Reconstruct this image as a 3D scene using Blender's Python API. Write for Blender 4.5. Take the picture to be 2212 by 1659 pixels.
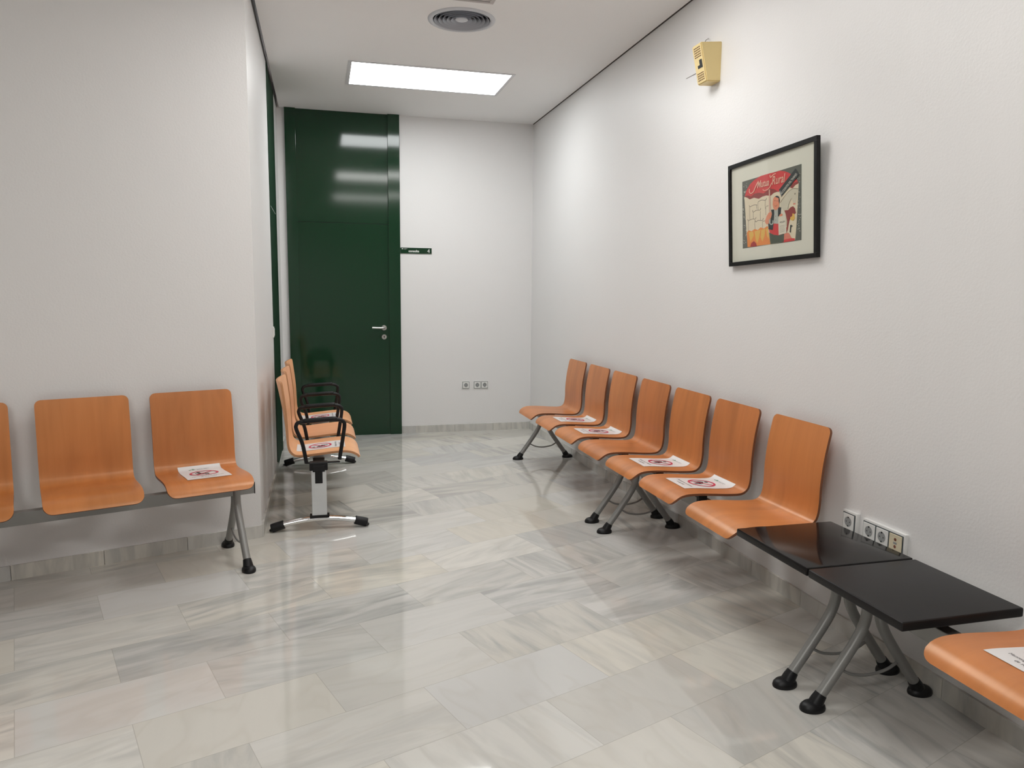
import bpy, bmesh, math, random
import numpy as np
from mathutils import Vector, Matrix
from mathutils.geometry import tessellate_polygon

for o in list(bpy.data.objects): bpy.data.objects.remove(o)
SC = bpy.context.scene
COL = SC.collection
PI = math.pi

# ------------------------------------------------------------------ camera
F_PX, YAW, PITCH, ROLL, CAM_H = 1597.3, 0.2532, 0.1221, 0.0096, 1.41
def cam_axes():
    cy, sy, cp, sp = math.cos(YAW), math.sin(YAW), math.cos(PITCH), math.sin(PITCH)
    fwd = Vector((sy*cp, cy*cp, -sp)); r0 = Vector((cy, -sy, 0)); u0 = r0.cross(fwd)
    cr, sr = math.cos(ROLL), math.sin(ROLL)
    return cr*r0 + sr*u0, -sr*r0 + cr*u0, fwd
cd = bpy.data.cameras.new('camera'); cd.sensor_width = 36; cd.sensor_fit = 'HORIZONTAL'
cd.lens = F_PX/2212*36; cd.clip_start = 0.05; cd.clip_end = 60
cam = bpy.data.objects.new('camera', cd); COL.objects.link(cam)
r_, u_, f_ = cam_axes()
cam.matrix_world = Matrix(((r_.x, u_.x, -f_.x, 0), (r_.y, u_.y, -f_.y, 0), (r_.z, u_.z, -f_.z, CAM_H), (0, 0, 0, 1)))
SC.camera = cam

# ------------------------------------------------------------------ world and exposure
SC.view_settings.view_transform = 'Standard'; SC.view_settings.look = 'None'
SC.view_settings.gamma = 1; SC.view_settings.use_curve_mapping = False
SC.view_settings.exposure = 0.0
w = bpy.data.worlds.new('world'); SC.world = w; w.use_nodes = True
w.node_tree.nodes['Background'].inputs[0].default_value = (0.9, 0.93, 1, 1)
w.node_tree.nodes['Background'].inputs[1].default_value = 0.05
LAMP_COLOR = ((.97, 1.0, 1.0), (1.0, .99, .965), (1.0, .985, .955), (1.0, .985, .955))
LAMP_POWER = (13.0, 12.2, 9.0, 27.0)          # from the far corridor lamp to the added fill panel behind the viewer

# ------------------------------------------------------------------ plan of the room
XR, YB, HC, XL = 2.106, 7.372, 3.088, -0.355
COR = Vector((XL, 4.355, 0)); TH = 0.3372
AL = Vector((-math.cos(TH), -math.sin(TH), 0))            # along the slanted left wall, away from its corner
NL = Vector((math.sin(TH), -math.cos(TH), 0))             # out of that wall into the room
HB = 0.073
YS = -3.6; PL = COR + AL*5.6

# ------------------------------------------------------------------ materials
MATS = {}
def mat(name, color=(.8, .8, .8), rough=.5, metal=0., emit=0., coat=0., spec=None, emit_col=None):
    if name in MATS: return MATS[name]
    m = bpy.data.materials.new(name); m.use_nodes = True; b = m.node_tree.nodes['Principled BSDF']
    b.inputs['Base Color'].default_value = (*color, 1); b.inputs['Roughness'].default_value = rough
    b.inputs['Metallic'].default_value = metal
    if coat: b.inputs['Coat Weight'].default_value = coat; b.inputs['Coat Roughness'].default_value = .12
    if spec is not None: b.inputs['Specular IOR Level'].default_value = spec
    if emit: b.inputs['Emission Color'].default_value = (*(emit_col or color), 1); b.inputs['Emission Strength'].default_value = emit
    MATS[name] = m; return m
def N(m, t, **kw):
    n = m.node_tree.nodes.new(t)
    for k, v in kw.items():
        if k in ('operation', 'data_type', 'blend_type', 'attribute_name', 'uv_map', 'noise_dimensions', 'wave_type', 'bands_direction'): setattr(n, k, v)
        else: n.inputs[k].default_value = v
    return n
def L(m, a, b): m.node_tree.links.new(a, b)
def ramp(m, src, stops):
    r = m.node_tree.nodes.new('ShaderNodeValToRGB'); L(m, src, r.inputs[0])
    cr = r.color_ramp
    while len(cr.elements) < len(stops): cr.elements.new(.5)
    for e, (p, c) in zip(cr.elements, stops): e.position = p; e.color = (*c, 1)
    return r.outputs[0]
def add_bump(m, src, strength, dist):
    b = N(m, 'ShaderNodeBump', Strength=strength, Distance=dist); L(m, src, b.inputs['Height'])
    L(m, b.outputs[0], m.node_tree.nodes['Principled BSDF'].inputs['Normal'])
def mixc(m, fac, a, b, blend='MIX'):
    n = m.node_tree.nodes.new('ShaderNodeMix'); n.data_type = 'RGBA'; n.blend_type = blend
    for v, i in ((fac, 0), (a, 6), (b, 7)):
        if hasattr(v, 'links'): L(m, v, n.inputs[i])
        elif i == 0: n.inputs[0].default_value = v
        else: n.inputs[i].default_value = (*v, 1)
    return n.outputs[2]

def wall_material(name, col, rough):
    m = mat(name, col, rough, spec=.4); b = m.node_tree.nodes['Principled BSDF']
    tc = m.node_tree.nodes.new('ShaderNodeTexCoord')
    n1 = N(m, 'ShaderNodeTexNoise', Scale=110., Detail=3.); L(m, tc.outputs['Object'], n1.inputs['Vector'])
    n2 = N(m, 'ShaderNodeTexNoise', Scale=1.3, Detail=2.); L(m, tc.outputs['Object'], n2.inputs['Vector'])
    c = ramp(m, n2.outputs[0], [(.3, tuple(x*.985 for x in col)), (.7, col)])
    L(m, c, b.inputs['Base Color'])
    add_bump(m, n1.outputs[0], .22, .003)
    return m
M_WALL = wall_material('painted_plaster', (.80, .79, .785), .42)
M_CEIL = wall_material('ceiling_paint', (.90, .895, .89), .7)

def marble(name, tiled):
    m = mat(name, (.6, .6, .57), .12, spec=.68); b = m.node_tree.nodes['Principled BSDF']
    uv = N(m, 'ShaderNodeUVMap', uv_map='vein')
    at = N(m, 'ShaderNodeAttribute', attribute_name='tile'); sep = m.node_tree.nodes.new('ShaderNodeSeparateColor'); L(m, at.outputs['Color'], sep.inputs[0])
    mp = N(m, 'ShaderNodeMapping'); mp.inputs['Scale'].default_value = (1.1, 6.5, 1); L(m, uv.outputs[0], mp.inputs[0])
    n = N(m, 'ShaderNodeTexNoise', Scale=1.9, Detail=5., Roughness=.55, Distortion=.9); L(m, mp.outputs[0], n.inputs['Vector'])
    mp2 = N(m, 'ShaderNodeMapping'); mp2.inputs['Scale'].default_value = (1.6, 4.2, 1); mp2.inputs['Location'].default_value = (3.1, 7.7, 0); L(m, uv.outputs[0], mp2.inputs[0])
    n2 = N(m, 'ShaderNodeTexNoise', Scale=1.2, Detail=2.5, Roughness=.45, Distortion=.5); L(m, mp2.outputs[0], n2.inputs['Vector'])
    v1 = ramp(m, n.outputs[0], [(.42, (0, 0, 0)), (.68, (1, 1, 1))])
    v2 = ramp(m, n2.outputs[0], [(.47, (0, 0, 0)), (.5, (1, 1, 1)), (.56, (0, 0, 0))])
    tone = mixc(m, sep.outputs[0], (.70, .69, .655), (.53, .53, .525))
    warm = mixc(m, sep.outputs[1], (1, 1, 1), (1.0, .965, .89)); tone = mixc(m, 1., tone, warm, 'MULTIPLY')
    mul = N(m, 'ShaderNodeMath', operation='MULTIPLY'); L(m, v1, mul.inputs[0]); L(m, sep.outputs[2], mul.inputs[1])
    c = mixc(m, mul.outputs[0], tone, (.40, .40, .385))
    mul2 = N(m, 'ShaderNodeMath', operation='MULTIPLY'); L(m, v2, mul2.inputs[0]); mul2.inputs[1].default_value = .12
    c = mixc(m, mul2.outputs[0], c, (.40, .355, .28))
    if tiled:
        e = N(m, 'ShaderNodeUVMap', uv_map='edge'); s = m.node_tree.nodes.new('ShaderNodeSeparateXYZ'); L(m, e.outputs[0], s.inputs[0])
        ds = []
        for i, sz in ((0, .612), (1, .308)):
            a = N(m, 'ShaderNodeMath', operation='PINGPONG'); L(m, s.outputs[i], a.inputs[0]); a.inputs[1].default_value = sz/2; ds.append(a)
        mn = N(m, 'ShaderNodeMath', operation='MINIMUM'); L(m, ds[0].outputs[0], mn.inputs[0]); L(m, ds[1].outputs[0], mn.inputs[1])
        lt = N(m, 'ShaderNodeMath', operation='LESS_THAN'); L(m, mn.outputs[0], lt.inputs[0]); lt.inputs[1].default_value = .0012
        ml = N(m, 'ShaderNodeMath', operation='MULTIPLY'); L(m, lt.outputs[0], ml.inputs[0]); ml.inputs[1].default_value = .5
        c = mixc(m, ml.outputs[0], c, (.33, .31, .27))
    L(m, c, b.inputs['Base Color'])
    tcn = m.node_tree.nodes.new('ShaderNodeTexCoord'); nb = N(m, 'ShaderNodeTexNoise', Scale=3., Detail=2.); L(m, tcn.outputs['Object'], nb.inputs['Vector'])
    L(m, ramp(m, nb.outputs[0], [(.3, (.035, .035, .035)), (.7, (.075, .075, .075))]), b.inputs['Roughness'])
    return m
M_FLOOR = marble('polished_marble_tiles', True)
M_SKIRT = marble('marble_skirting', False)

def wood(name, c1, c2, rough):
    m = mat(name, c1, rough, coat=.04, spec=.8); b = m.node_tree.nodes['Principled BSDF']
    b.inputs['Specular Tint'].default_value = (1, .86, .66, 1)                 # amber varnish
    uv = N(m, 'ShaderNodeUVMap', uv_map='UVMap')
    oi = m.node_tree.nodes.new('ShaderNodeObjectInfo')
    add = N(m, 'ShaderNodeVectorMath', operation='ADD'); L(m, uv.outputs[0], add.inputs[0])
    mu = N(m, 'ShaderNodeVectorMath', operation='MULTIPLY'); mu.inputs[1].default_value = (7, 13, 5); L(m, oi.outputs['Location'], mu.inputs[0]); L(m, mu.outputs[0], add.inputs[1])
    mp = N(m, 'ShaderNodeMapping'); mp.inputs['Scale'].default_value = (16, 1.1, 1); L(m, add.outputs[0], mp.inputs[0])
    n = N(m, 'ShaderNodeTexNoise', Scale=1.6, Detail=5., Roughness=.6, Distortion=.5); L(m, mp.outputs[0], n.inputs['Vector'])
    mp2 = N(m, 'ShaderNodeMapping'); mp2.inputs['Scale'].default_value = (4, .9, 1); L(m, add.outputs[0], mp2.inputs[0])
    n2 = N(m, 'ShaderNodeTexNoise', Scale=1.2, Detail=2., Distortion=1.2); L(m, mp2.outputs[0], n2.inputs['Vector'])
    a = ramp(m, n.outputs[0], [(.35, c2), (.65, c1)])
    c = mixc(m, .35, a, ramp(m, n2.outputs[0], [(.35, tuple(x*.72 for x in c1)), (.6, tuple(min(1, x*1.22) for x in c1))]))
    c = mixc(m, oi.outputs['Random'], mixc(m, 1., c, (1., .97, .98), 'MULTIPLY'), mixc(m, 1., c, (.93, .86, .95), 'MULTIPLY'))
    L(m, c, b.inputs['Base Color'])
    return m
M_WOOD = wood('orange_beech_veneer', (.60, .228, .066), (.52, .185, .050), .34)
M_WOOD_PALE = wood('pale_beech_veneer', (.93, .50, .25), (.86, .44, .21), .4)
M_PLY = mat('plywood_edge', (.20, .07, .03), .5)
M_PLY_PALE = mat('pale_plywood_edge', (.50, .24, .11), .5)
M_GREY = mat('silver_grey_lacquer', (.27, .27, .26), .38, .35)
M_CHROME = mat('polished_chrome', (.82, .83, .84), .12, 1.)
M_ALU = mat('brushed_aluminium', (.66, .68, .69), .36, .6)
M_BLACK = mat('black_plastic', (.007, .007, .008), .42, spec=.3)
M_TABLE = mat('black_laminate', (.010, .009, .009), .09, spec=.18)
M_TABLE2 = mat('worn_black_laminate', (.014, .013, .0135), .34, spec=.2)
M_WHITE = mat('white_plastic', (.80, .80, .78), .3)
M_CREAMPL = mat('cream_plastic', (.70, .62, .45), .35)
M_DARKLINE = mat('dark_grey_rim', (.06, .075, .08), .4)
M_HOLE = mat('socket_hollow', (.30, .31, .31), .5)
M_IVORY = mat('yellowed_plastic', (.80, .63, .30), .45)
M_IVORY_DARK = mat('vent_slot_brown', (.16, .08, .03), .6)
M_STEEL = mat('satin_steel', (.55, .55, .53), .3, 1.)
M_PAPER = mat('notice_paper', (.80, .79, .79), .35)
M_RED = mat('notice_red', (.62, .03, .10), .4)
M_INK = mat('notice_ink', (.03, .025, .03), .5)
M_INKGREY = mat('notice_grey_ink', (.35, .37, .37), .5)
M_INKSOFT = mat('notice_soft_ink', (.14, .13, .14), .5)
M_LOGO = mat('notice_green', (.03, .22, .10), .5)
M_LAMPFRAME = mat('lamp_frame_white', (.72, .72, .74), .4)
M_VENT = mat('vent_blue_grey', (.60, .62, .66), .4)
M_VENTRING = mat('vent_ring_blue_grey', (.40, .42, .47), .45)
M_VENTIN = mat('vent_duct', (.012, .016, .024), .8)
def green_paint():
    m = mat('green_gloss_paint', (.0060, .036, .0145), .085, spec=.5); b = m.node_tree.nodes['Principled BSDF']
    tc = m.node_tree.nodes.new('ShaderNodeTexCoord'); n = N(m, 'ShaderNodeTexNoise', Scale=60., Detail=2.); L(m, tc.outputs['Object'], n.inputs['Vector'])
    add_bump(m, n.outputs[0], .03, .0006); return m
M_GREEN = green_paint()
M_GREENDARK = mat('door_gap_dark', (.004, .012, .006), .6)

# ------------------------------------------------------------------ helpers
def link(name, me, parent=None, mats=(), smooth=False):
    for m in mats: me.materials.append(m)
    if smooth:
        for p in me.polygons: p.use_smooth = True
    o = bpy.data.objects.new(name, me); COL.objects.link(o)
    if parent: o.parent = parent
    return o
def obj(name, bm, mats, parent=None, smooth=False, auto=None):
    bmesh.ops.recalc_face_normals(bm, faces=bm.faces)
    me = bpy.data.meshes.new(name); bm.to_mesh(me); bm.free()
    if not isinstance(mats, (list, tuple)): mats = [mats]
    o = link(name, me, parent, mats, smooth)
    if auto is not None:
        for p in me.polygons: p.use_smooth = True
        me.set_sharp_from_angle(angle=auto)
    return o
def tag(o, label=None, cat=None, group=None, kind=None):
    if label: o['label'] = label
    if cat: o['category'] = cat
    if group: o['group'] = group
    if kind: o['kind'] = kind
    return o
def thing(name, label, cat, loc=(0, 0, 0), rz=0, group=None):
    o = bpy.data.objects.new(name, None); COL.objects.link(o); o.empty_display_size = .1
    o.location = loc; o.rotation_euler = (0, 0, rz); return tag(o, label, cat, group)
def struct(name, bm, m, parent=None, auto=None):
    o = obj(name, bm, m, parent, auto=auto)
    if not parent: o['kind'] = 'structure'
    return o
def B(): return bmesh.new()
def box(bm, x0, x1, y0, y1, z0, z1, bevel=0., mi=0, seg=2):
    vs = [bm.verts.new((x, y, z)) for z in (z0, z1) for y in (y0, y1) for x in (x0, x1)]
    fs = [bm.faces.new([vs[i] for i in f]) for f in ((0, 2, 3, 1), (4, 5, 7, 6), (0, 1, 5, 4), (2, 6, 7, 3), (0, 4, 6, 2), (1, 3, 7, 5))]
    for f in fs: f.material_index = mi
    if bevel:
        r = bmesh.ops.bevel(bm, geom=list({e for f in fs for e in f.edges}), offset=bevel, segments=seg, affect='EDGES', profile=.6)
        for f in r['faces']: f.material_index = mi
def prism(bm, pts, axis, a, b, mi=0):
    """polygon pts extruded along axis 'x','y','z' from a to b"""
    def P(p, t): return {'x': (t, p[0], p[1]), 'y': (p[0], t, p[1]), 'z': (p[0], p[1], t)}[axis]
    v0 = [bm.verts.new(P(p, a)) for p in pts]; v1 = [bm.verts.new(P(p, b)) for p in pts]; n = len(pts)
    fs = [bm.faces.new(v0), bm.faces.new(v1[::-1])] + [bm.faces.new((v0[i], v1[i], v1[(i+1) % n], v0[(i+1) % n])) for i in range(n)]
    for f in fs: f.material_index = mi
    return fs
def catmull(pts, n=6):
    P = [Vector(p) for p in pts]; P = [2*P[0]-P[1]] + P + [2*P[-1]-P[-2]]; out = []
    for i in range(1, len(P)-2):
        for k in range(n):
            t = k/n; a, b, c, d = P[i-1], P[i], P[i+1], P[i+2]
            out.append(.5*((2*b) + (c-a)*t + (2*a-5*b+4*c-d)*t*t + (3*b-a-3*c+d)*t**3))
    out.append(P[-2]); return out
def tube(bm, path, r, seg=14, closed=False, ry=None, mi=0, cap=True):
    path = [Vector(p) for p in path]; n = len(path); rings = []
    up = None
    for i, p in enumerate(path):
        if closed: t = (path[(i+1) % n]-path[i-1]).normalized()
        else: t = (path[min(i+1, n-1)]-path[max(i-1, 0)]).normalized()
        if up is None:
            up = Vector((1, 0, 0)) if abs(t.x) < .9 else Vector((0, 1, 0))
        s = (up - t*up.dot(t)).normalized(); up = s; q = t.cross(s)
        rr = r[i] if isinstance(r, (list, tuple)) else r
        rings.append([bm.verts.new(p + s*(rr*math.cos(2*PI*k/seg)) + q*((ry or rr)*math.sin(2*PI*k/seg))) for k in range(seg)])
    for i in range(n if closed else n-1):
        A, C = rings[i], rings[(i+1) % n]
        for k in range(seg): bm.faces.new((A[k], A[(k+1) % seg], C[(k+1) % seg], C[k])).material_index = mi
    if cap and not closed:
        bm.faces.new(rings[0][::-1]).material_index = mi; bm.faces.new(rings[-1]).material_index = mi
def lathe(bm, prof, seg=40, cx=0, cy=0, axis='z', mi=0, close=False):
    rings = []
    for r, z in prof:
        ring = []
        for k in range(seg):
            a = 2*PI*k/seg; x, y = r*math.cos(a), r*math.sin(a)
            ring.append(bm.verts.new({'z': (cx+x, cy+y, z), 'y': (cx+x, z, cy+y), 'x': (z, cx+x, cy+y)}[axis]))
        rings.append(ring)
    for A, C in zip(rings, rings[1:]):
        for k in range(seg): bm.faces.new((A[k], A[(k+1) % seg], C[(k+1) % seg], C[k])).material_index = mi
    if close:
        bm.faces.new(rings[0][::-1]).material_index = mi; bm.faces.new(rings[-1]).material_index = mi
def text_polys(txt, size=1., shear=0., bold=0., align='LEFT', space=1.):
    """the glyphs of a line of text as (verts, faces), baseline at y=0"""
    cu = bpy.data.curves.new('t', 'FONT'); cu.body = txt; cu.size = size; cu.shear = shear; cu.offset = bold
    cu.align_x = align; cu.resolution_u = 3; cu.space_character = space
    o = bpy.data.objects.new('t', cu); COL.objects.link(o)
    dg = bpy.context.evaluated_depsgraph_get(); me = bpy.data.meshes.new_from_object(o.evaluated_get(dg))
    v = [(p.co.x, p.co.y) for p in me.vertices]; f = [tuple(p.vertices) for p in me.polygons]
    bpy.data.objects.remove(o); bpy.data.curves.remove(cu); bpy.data.meshes.remove(me)
    return v, f
def add_polys(bm, vf, fn, mi=0):
    v, f = vf; bv = [bm.verts.new(fn(*p)) for p in v]
    for q in f:
        try: bm.faces.new([bv[i] for i in q]).material_index = mi
        except ValueError: pass
def poly(bm, pts, fn, mi=0):
    tri = tessellate_polygon([[Vector((*p, 0)) for p in pts]]); bv = [bm.verts.new(fn(*p)) for p in pts]
    for t in tri:
        try: bm.faces.new([bv[i] for i in t]).material_index = mi
        except ValueError: pass
def stroke(bm, pts, wd, fn, mi=0, n=4):
    P = catmull([(p[0], p[1], 0) for p in pts], n) if len(pts) > 2 else [Vector((p[0], p[1], 0)) for p in pts]
    prev = None
    for i, p in enumerate(P):
        t = (P[min(i+1, len(P)-1)]-P[max(i-1, 0)]).normalized(); q = Vector((-t.y, t.x, 0))*wd/2
        cur = (bm.verts.new(fn(p.x+q.x, p.y+q.y)), bm.verts.new(fn(p.x-q.x, p.y-q.y)))
        if prev: bm.faces.new((prev[0], cur[0], cur[1], prev[1])).material_index = mi
        prev = cur

# ------------------------------------------------------------------ floor, walls, ceiling
def make_floor():
    rnd = random.Random(11)
    me = bpy.data.meshes.new('floor'); bm = B()
    vein = bm.loops.layers.uv.new('vein'); edge = bm.loops.layers.uv.new('edge'); tl = bm.loops.layers.float_color.new('tile')
    TA, TB = .612, .308; A = -AL; Bv = Vector((-A.y, A.x, 0)); Z = Vector((0, 0, 1))
    for j in range(-30, 24):
        b0 = -1.665 + TB*j; off = .035 if j % 2 == 0 else .355
        for i in range(-16, 16):
            a0 = off + TA*i; c = COR + A*(a0+TA/2) + Bv*(b0+TB/2)
            if not (-6.4 < c.x < XR+.3 and YS-.3 < c.y < YB+.3): continue
            vs = [bm.verts.new(COR + A*a + Bv*b) for a, b in ((a0, b0), (a0+TA, b0), (a0+TA, b0+TB), (a0, b0+TB))]
            f = bm.faces.new(vs)
            ox, oy = rnd.uniform(0, 50), rnd.uniform(0, 50); along = rnd.random() < (.8 if c.x < .7 else .3)
            ang = rnd.gauss(0, .12) + (0 if along else PI/2 + rnd.gauss(0, .1))
            ca, sa = math.cos(ang), math.sin(ang)
            tone = min(1, max(0, rnd.gauss(.34, .24))); warm = min(1, max(0, rnd.gauss(.4, .3))); ve = min(1, max(.05, rnd.gauss(.5, .3)))
            for lp, (x, y) in zip(f.loops, ((0, 0), (TA, 0), (TA, TB), (0, TB))):
                lp[edge].uv = (x, y); lp[vein].uv = (ox + ca*x + sa*y, oy - sa*x + ca*y); lp[tl] = (tone, warm, ve, 1)
    bm.to_mesh(me); bm.free(); o = link('floor', me, None, [M_FLOOR]); o['kind'] = 'structure'
make_floor()

def wall(name, p, q, z1=HC+.10, th=.12):
    """wall whose room face runs p to q with the room on its left"""
    p, q = Vector((p[0], p[1], 0)), Vector((q[0], q[1], 0)); d = (q-p).normalized(); n = Vector((d.y, -d.x, 0))
    bm = B(); prism(bm, [(v.x, v.y) for v in (p, q, q+n*th, p+n*th)], 'z', -.02, z1)
    return struct(name, bm, M_WALL)
PLAN = [(XR, YS), (XR, YB), (XL, YB), (XL, COR.y), (PL.x, PL.y), (PL.x, YS)]
for nm, i in (('wall_right', 0), ('wall_far', 1), ('wall_corridor_left', 2), ('wall_left', 3), ('wall_outer_left', 4), ('wall_near', 5)):
    wall(nm, PLAN[i], PLAN[(i+1) % 6])

def skirting(name, p, q, th=.011, seed=1):
    p, q = Vector((p[0], p[1], 0)), Vector((q[0], q[1], 0)); d = (q-p).normalized(); n = Vector((-d.y, d.x, 0)); Lw = (q-p).length
    rnd = random.Random(seed); bm = B(); vein = bm.loops.layers.uv.new('vein'); tl = bm.loops.layers.float_color.new('tile'); s = 0.
    while s < Lw - .01:
        e = min(s+.40, Lw); ox, oy = rnd.uniform(0, 40), rnd.uniform(0, 40); g = .0012
        vs = [bm.verts.new(p + d*a + n*b + Vector((0, 0, z))) for z in (0, HB) for a, b in ((s+g, 0), (e-g, 0), (e-g, th), (s+g, th))]
        t = (min(1, max(0, rnd.gauss(.45, .3))), min(1, max(0, rnd.gauss(.4, .3))), min(1, max(.2, rnd.gauss(.6, .2))), 1)
        for f in ((0, 1, 2, 3), (4, 7, 6, 5), (0, 4, 5, 1), (1, 5, 6, 2), (2, 6, 7, 3), (3, 7, 4, 0)):
            fc = bm.faces.new([vs[i] for i in f])
            for lp in fc.loops:
                c = lp.vert.co - p; a = c.dot(d); lp[vein].uv = (ox + c.z + c.dot(n), oy + a); lp[tl] = t
        s = e
    return struct(name, bm, M_SKIRT)
LD0, LD1 = 5.978, 6.83                                                # doorway in the corridor's left wall
skirting('baseboard_right', (XR, YS), (XR, YB), seed=3)
skirting('baseboard_far', (XR, YB), (.766, YB), seed=4)
skirting('baseboard_corridor_left', (XL, LD0), (XL, COR.y+.0), seed=5)
skirting('baseboard_corridor_end', (XL, YB), (XL, LD1), seed=6)
skirting('baseboard_left', (COR.x, COR.y), (PL.x, PL.y), seed=7)

VENT = (.885, 4.752)
def make_ceiling():
    bm = B(); g = .022
    outer = [(XR-.012, YS), (XR-.012, YB), (XL+g, YB), (XL+g, COR.y-.0), (PL.x+NL.x*g, PL.y+NL.y*g), (PL.x, YS)]
    outer[3] = (XL+g, COR.y + .004 - g*0)
    circ = [(VENT[0]+.178*math.cos(2*PI*k/64), VENT[1]+.178*math.sin(2*PI*k/64)) for k in range(64)]
    for loop in (outer, circ):
        vs = [bm.verts.new((*p, HC)) for p in loop]
        for i in range(len(vs)): bm.edges.new((vs[i], vs[(i+1) % len(vs)]))
    bmesh.ops.triangle_fill(bm, edges=bm.edges[:], use_beauty=True)
    for loop in (outer, circ):
        vs = [bm.verts.new((*p, HC)) for p in loop]; v2 = [bm.verts.new((*p, HC+.03)) for p in loop]
        for i in range(len(vs)): bm.faces.new((vs[i], vs[(i+1) % len(vs)], v2[(i+1) % len(vs)], v2[i]))
    me = bpy.data.meshes.new('ceiling'); bm.to_mesh(me); bm.free(); o = link('ceiling', me, None, [M_CEIL]); o['kind'] = 'structure'
    bm = B(); prism(bm, [(p[0], p[1]) for p in PLAN], 'z', HC+.10, HC+.20); struct('ceiling_slab', bm, M_CEIL)
make_ceiling()

M_GAPSHADE = mat('painted_gap_shade', (.10, .09, .085), .7)  # shade inside the ceiling gap, painted as dark strips along the walls
bm = B(); box(bm, XR-.004, XR, YS, YB, HC-.001, HC+.10); struct('gap_shade_strip_1', bm, M_GAPSHADE)
bm = B(); box(bm, XL, XL+.004, COR.y, YB, HC-.001, HC+.10); struct('gap_shade_strip_2', bm, M_GAPSHADE)
# ------------------------------------------------------------------ ceiling lamps and vent
def lamp(x0, x1, y0, y1, k, label):
    cx, cy = (x0+x1)/2, (y0+y1)/2; t = thing('ceiling_light', label, 'ceiling light', (cx, cy, HC), 0, 'recessed ceiling light panels')
    a, b, f = (x1-x0)/2, (y1-y0)/2, .026
    bm = B()
    box(bm, -a-f, a+f, b, b+f, -.005, 0); box(bm, -a-f, a+f, -b-f, -b, -.005, 0)
    box(bm, -a-f, -a, -b, b, -.005, 0); box(bm, a, a+f, -b, b, -.005, 0)
    obj('frame', bm, M_LAMPFRAME, t)
    bm = B(); box(bm, -a, a, -b, b, -.003, 0); obj('diffuser', bm, mat('lamp_diffuser_%d' % k, (.9, .9, .9), .5, emit=LAMP_POWER[k], emit_col=LAMP_COLOR[k]), t)
lamp(.262, 1.472, 5.79, 6.385, 0, 'long white ceiling light panel in front of the green door')
lamp(.262, 1.472, 3.33, 3.93, 1, 'white ceiling light panel nearer than the round vent, seen reflected in the green door')
lamp(.262, 1.472, 1.05, 1.65, 2, 'white ceiling light panel above the viewer')
lamp(-1.85, -.64, -1.0, -.4, 3, 'added unseen fill light panel behind the viewer')  # unseen panel added as fill for the left wall, clear of the door's reflection
gr = thing('ceiling_grille', 'corner of a square greyish ceiling grille just beyond the top picture edge', 'grille', (.79, 4.215, HC))
bm = B()
for q in ((-.222, .222, .198, .222), (-.222, .222, -.222, -.198), (-.222, -.198, -.198, .198), (.198, .222, -.198, .198)): box(bm, *q, -.008, 0)
obj('frame', bm, mat('grille_frame', (.50, .46, .45), .5), gr)
bm = B()
for k in range(11): box(bm, -.198, .198, -.190+k*.036, -.170+k*.036, -.006, -.002)
obj('slats', bm, mat('grille_frame'), gr)

t = thing('ceiling_vent', 'round blue-grey ceiling air diffuser with concentric rings', 'vent', (*VENT, HC))
bm = B(); lathe(bm, [(.176, .012), (.178, -.004), (.185, -.010), (.208, -.004), (.210, 0)], 72); obj('flange', bm, M_VENT, t, smooth=True)
for r in (.163, .137, .111, .085, .059):
    bm = B(); lathe(bm, [(r+.007, -.006), (r+.005, -.006), (r-.016, .046), (r-.014, .046), (r+.007, -.006)], 72); obj('ring', bm, M_VENTRING, t, smooth=True)
bm = B(); lathe(bm, [(.001, -.004), (.036, -.003), (.040, 0), (.026, .02), (.001, .022)], 48); obj('hub', bm, M_VENT, t, smooth=True)
bm = B(); lathe(bm, [(.178, 0), (.178, .085), (.001, .085)], 64); obj('duct', bm, M_VENTIN, t)

# ------------------------------------------------------------------ doors
def make_door_far():
    x0, x1, a, b, z1 = -.287, .764, -.190, .652, HC-.001
    bm = B(); yf = YB-.032
    box(bm, x0, a, yf, YB+.07, 0, z1, .002); box(bm, b, x1, yf, YB+.07, 0, z1, .002)
    d = struct('door_1', bm, M_GREEN)
    ly = lambda z: YB-.0175+.0047*z
    def leaf(name, z0, z1_): bm = B(); prism(bm, [(ly(z0), z0), (ly(z1_), z1_), (YB+.03, z1_), (YB+.03, z0)], 'x', a, b); return obj(name, bm, M_GREEN, d)
    leaf('door_leaf', .001, 2.058)
    leaf('upper_panel', 2.063, z1)
    bm = B(); box(bm, a, b, YB-.004, YB+.02, 2.057, 2.064); obj('panel_gap', bm, M_GREENDARK, d)
    hx, hz, y = .601, 1.062, YB-.0125
    h = None
    bm = B(); lathe(bm, [(.001, y-.010), (.024, y-.010), (.026, y-.007), (.026, y)], 32, hx, hz, 'y')
    tube(bm, catmull([(hx, y-.008, hz), (hx, y-.040, hz), (hx-.012, y-.052, hz), (hx-.045, y-.054, hz), (hx-.118, y-.054, hz+.002)], 5), .0095, 14)
    h = obj('door_handle', bm, M_STEEL, d, auto=.6)
    bm = B(); lathe(bm, [(.001, y-.008), (.023, y-.008), (.025, y-.005), (.025, y)], 32, hx, hz-.090, 'y'); k = obj('lock_escutcheon', bm, M_STEEL, d, auto=.6)
    bm = B(); box(bm, hx-.003, hx+.003, y-.0095, y-.0078, hz-.103, hz-.085); lathe(bm, [(.001, y-.0095), (.006, y-.0095), (.006, y-.0078)], 16, hx, hz-.085, 'y'); obj('keyhole', bm, M_BLACK, k)
make_door_far()
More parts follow.
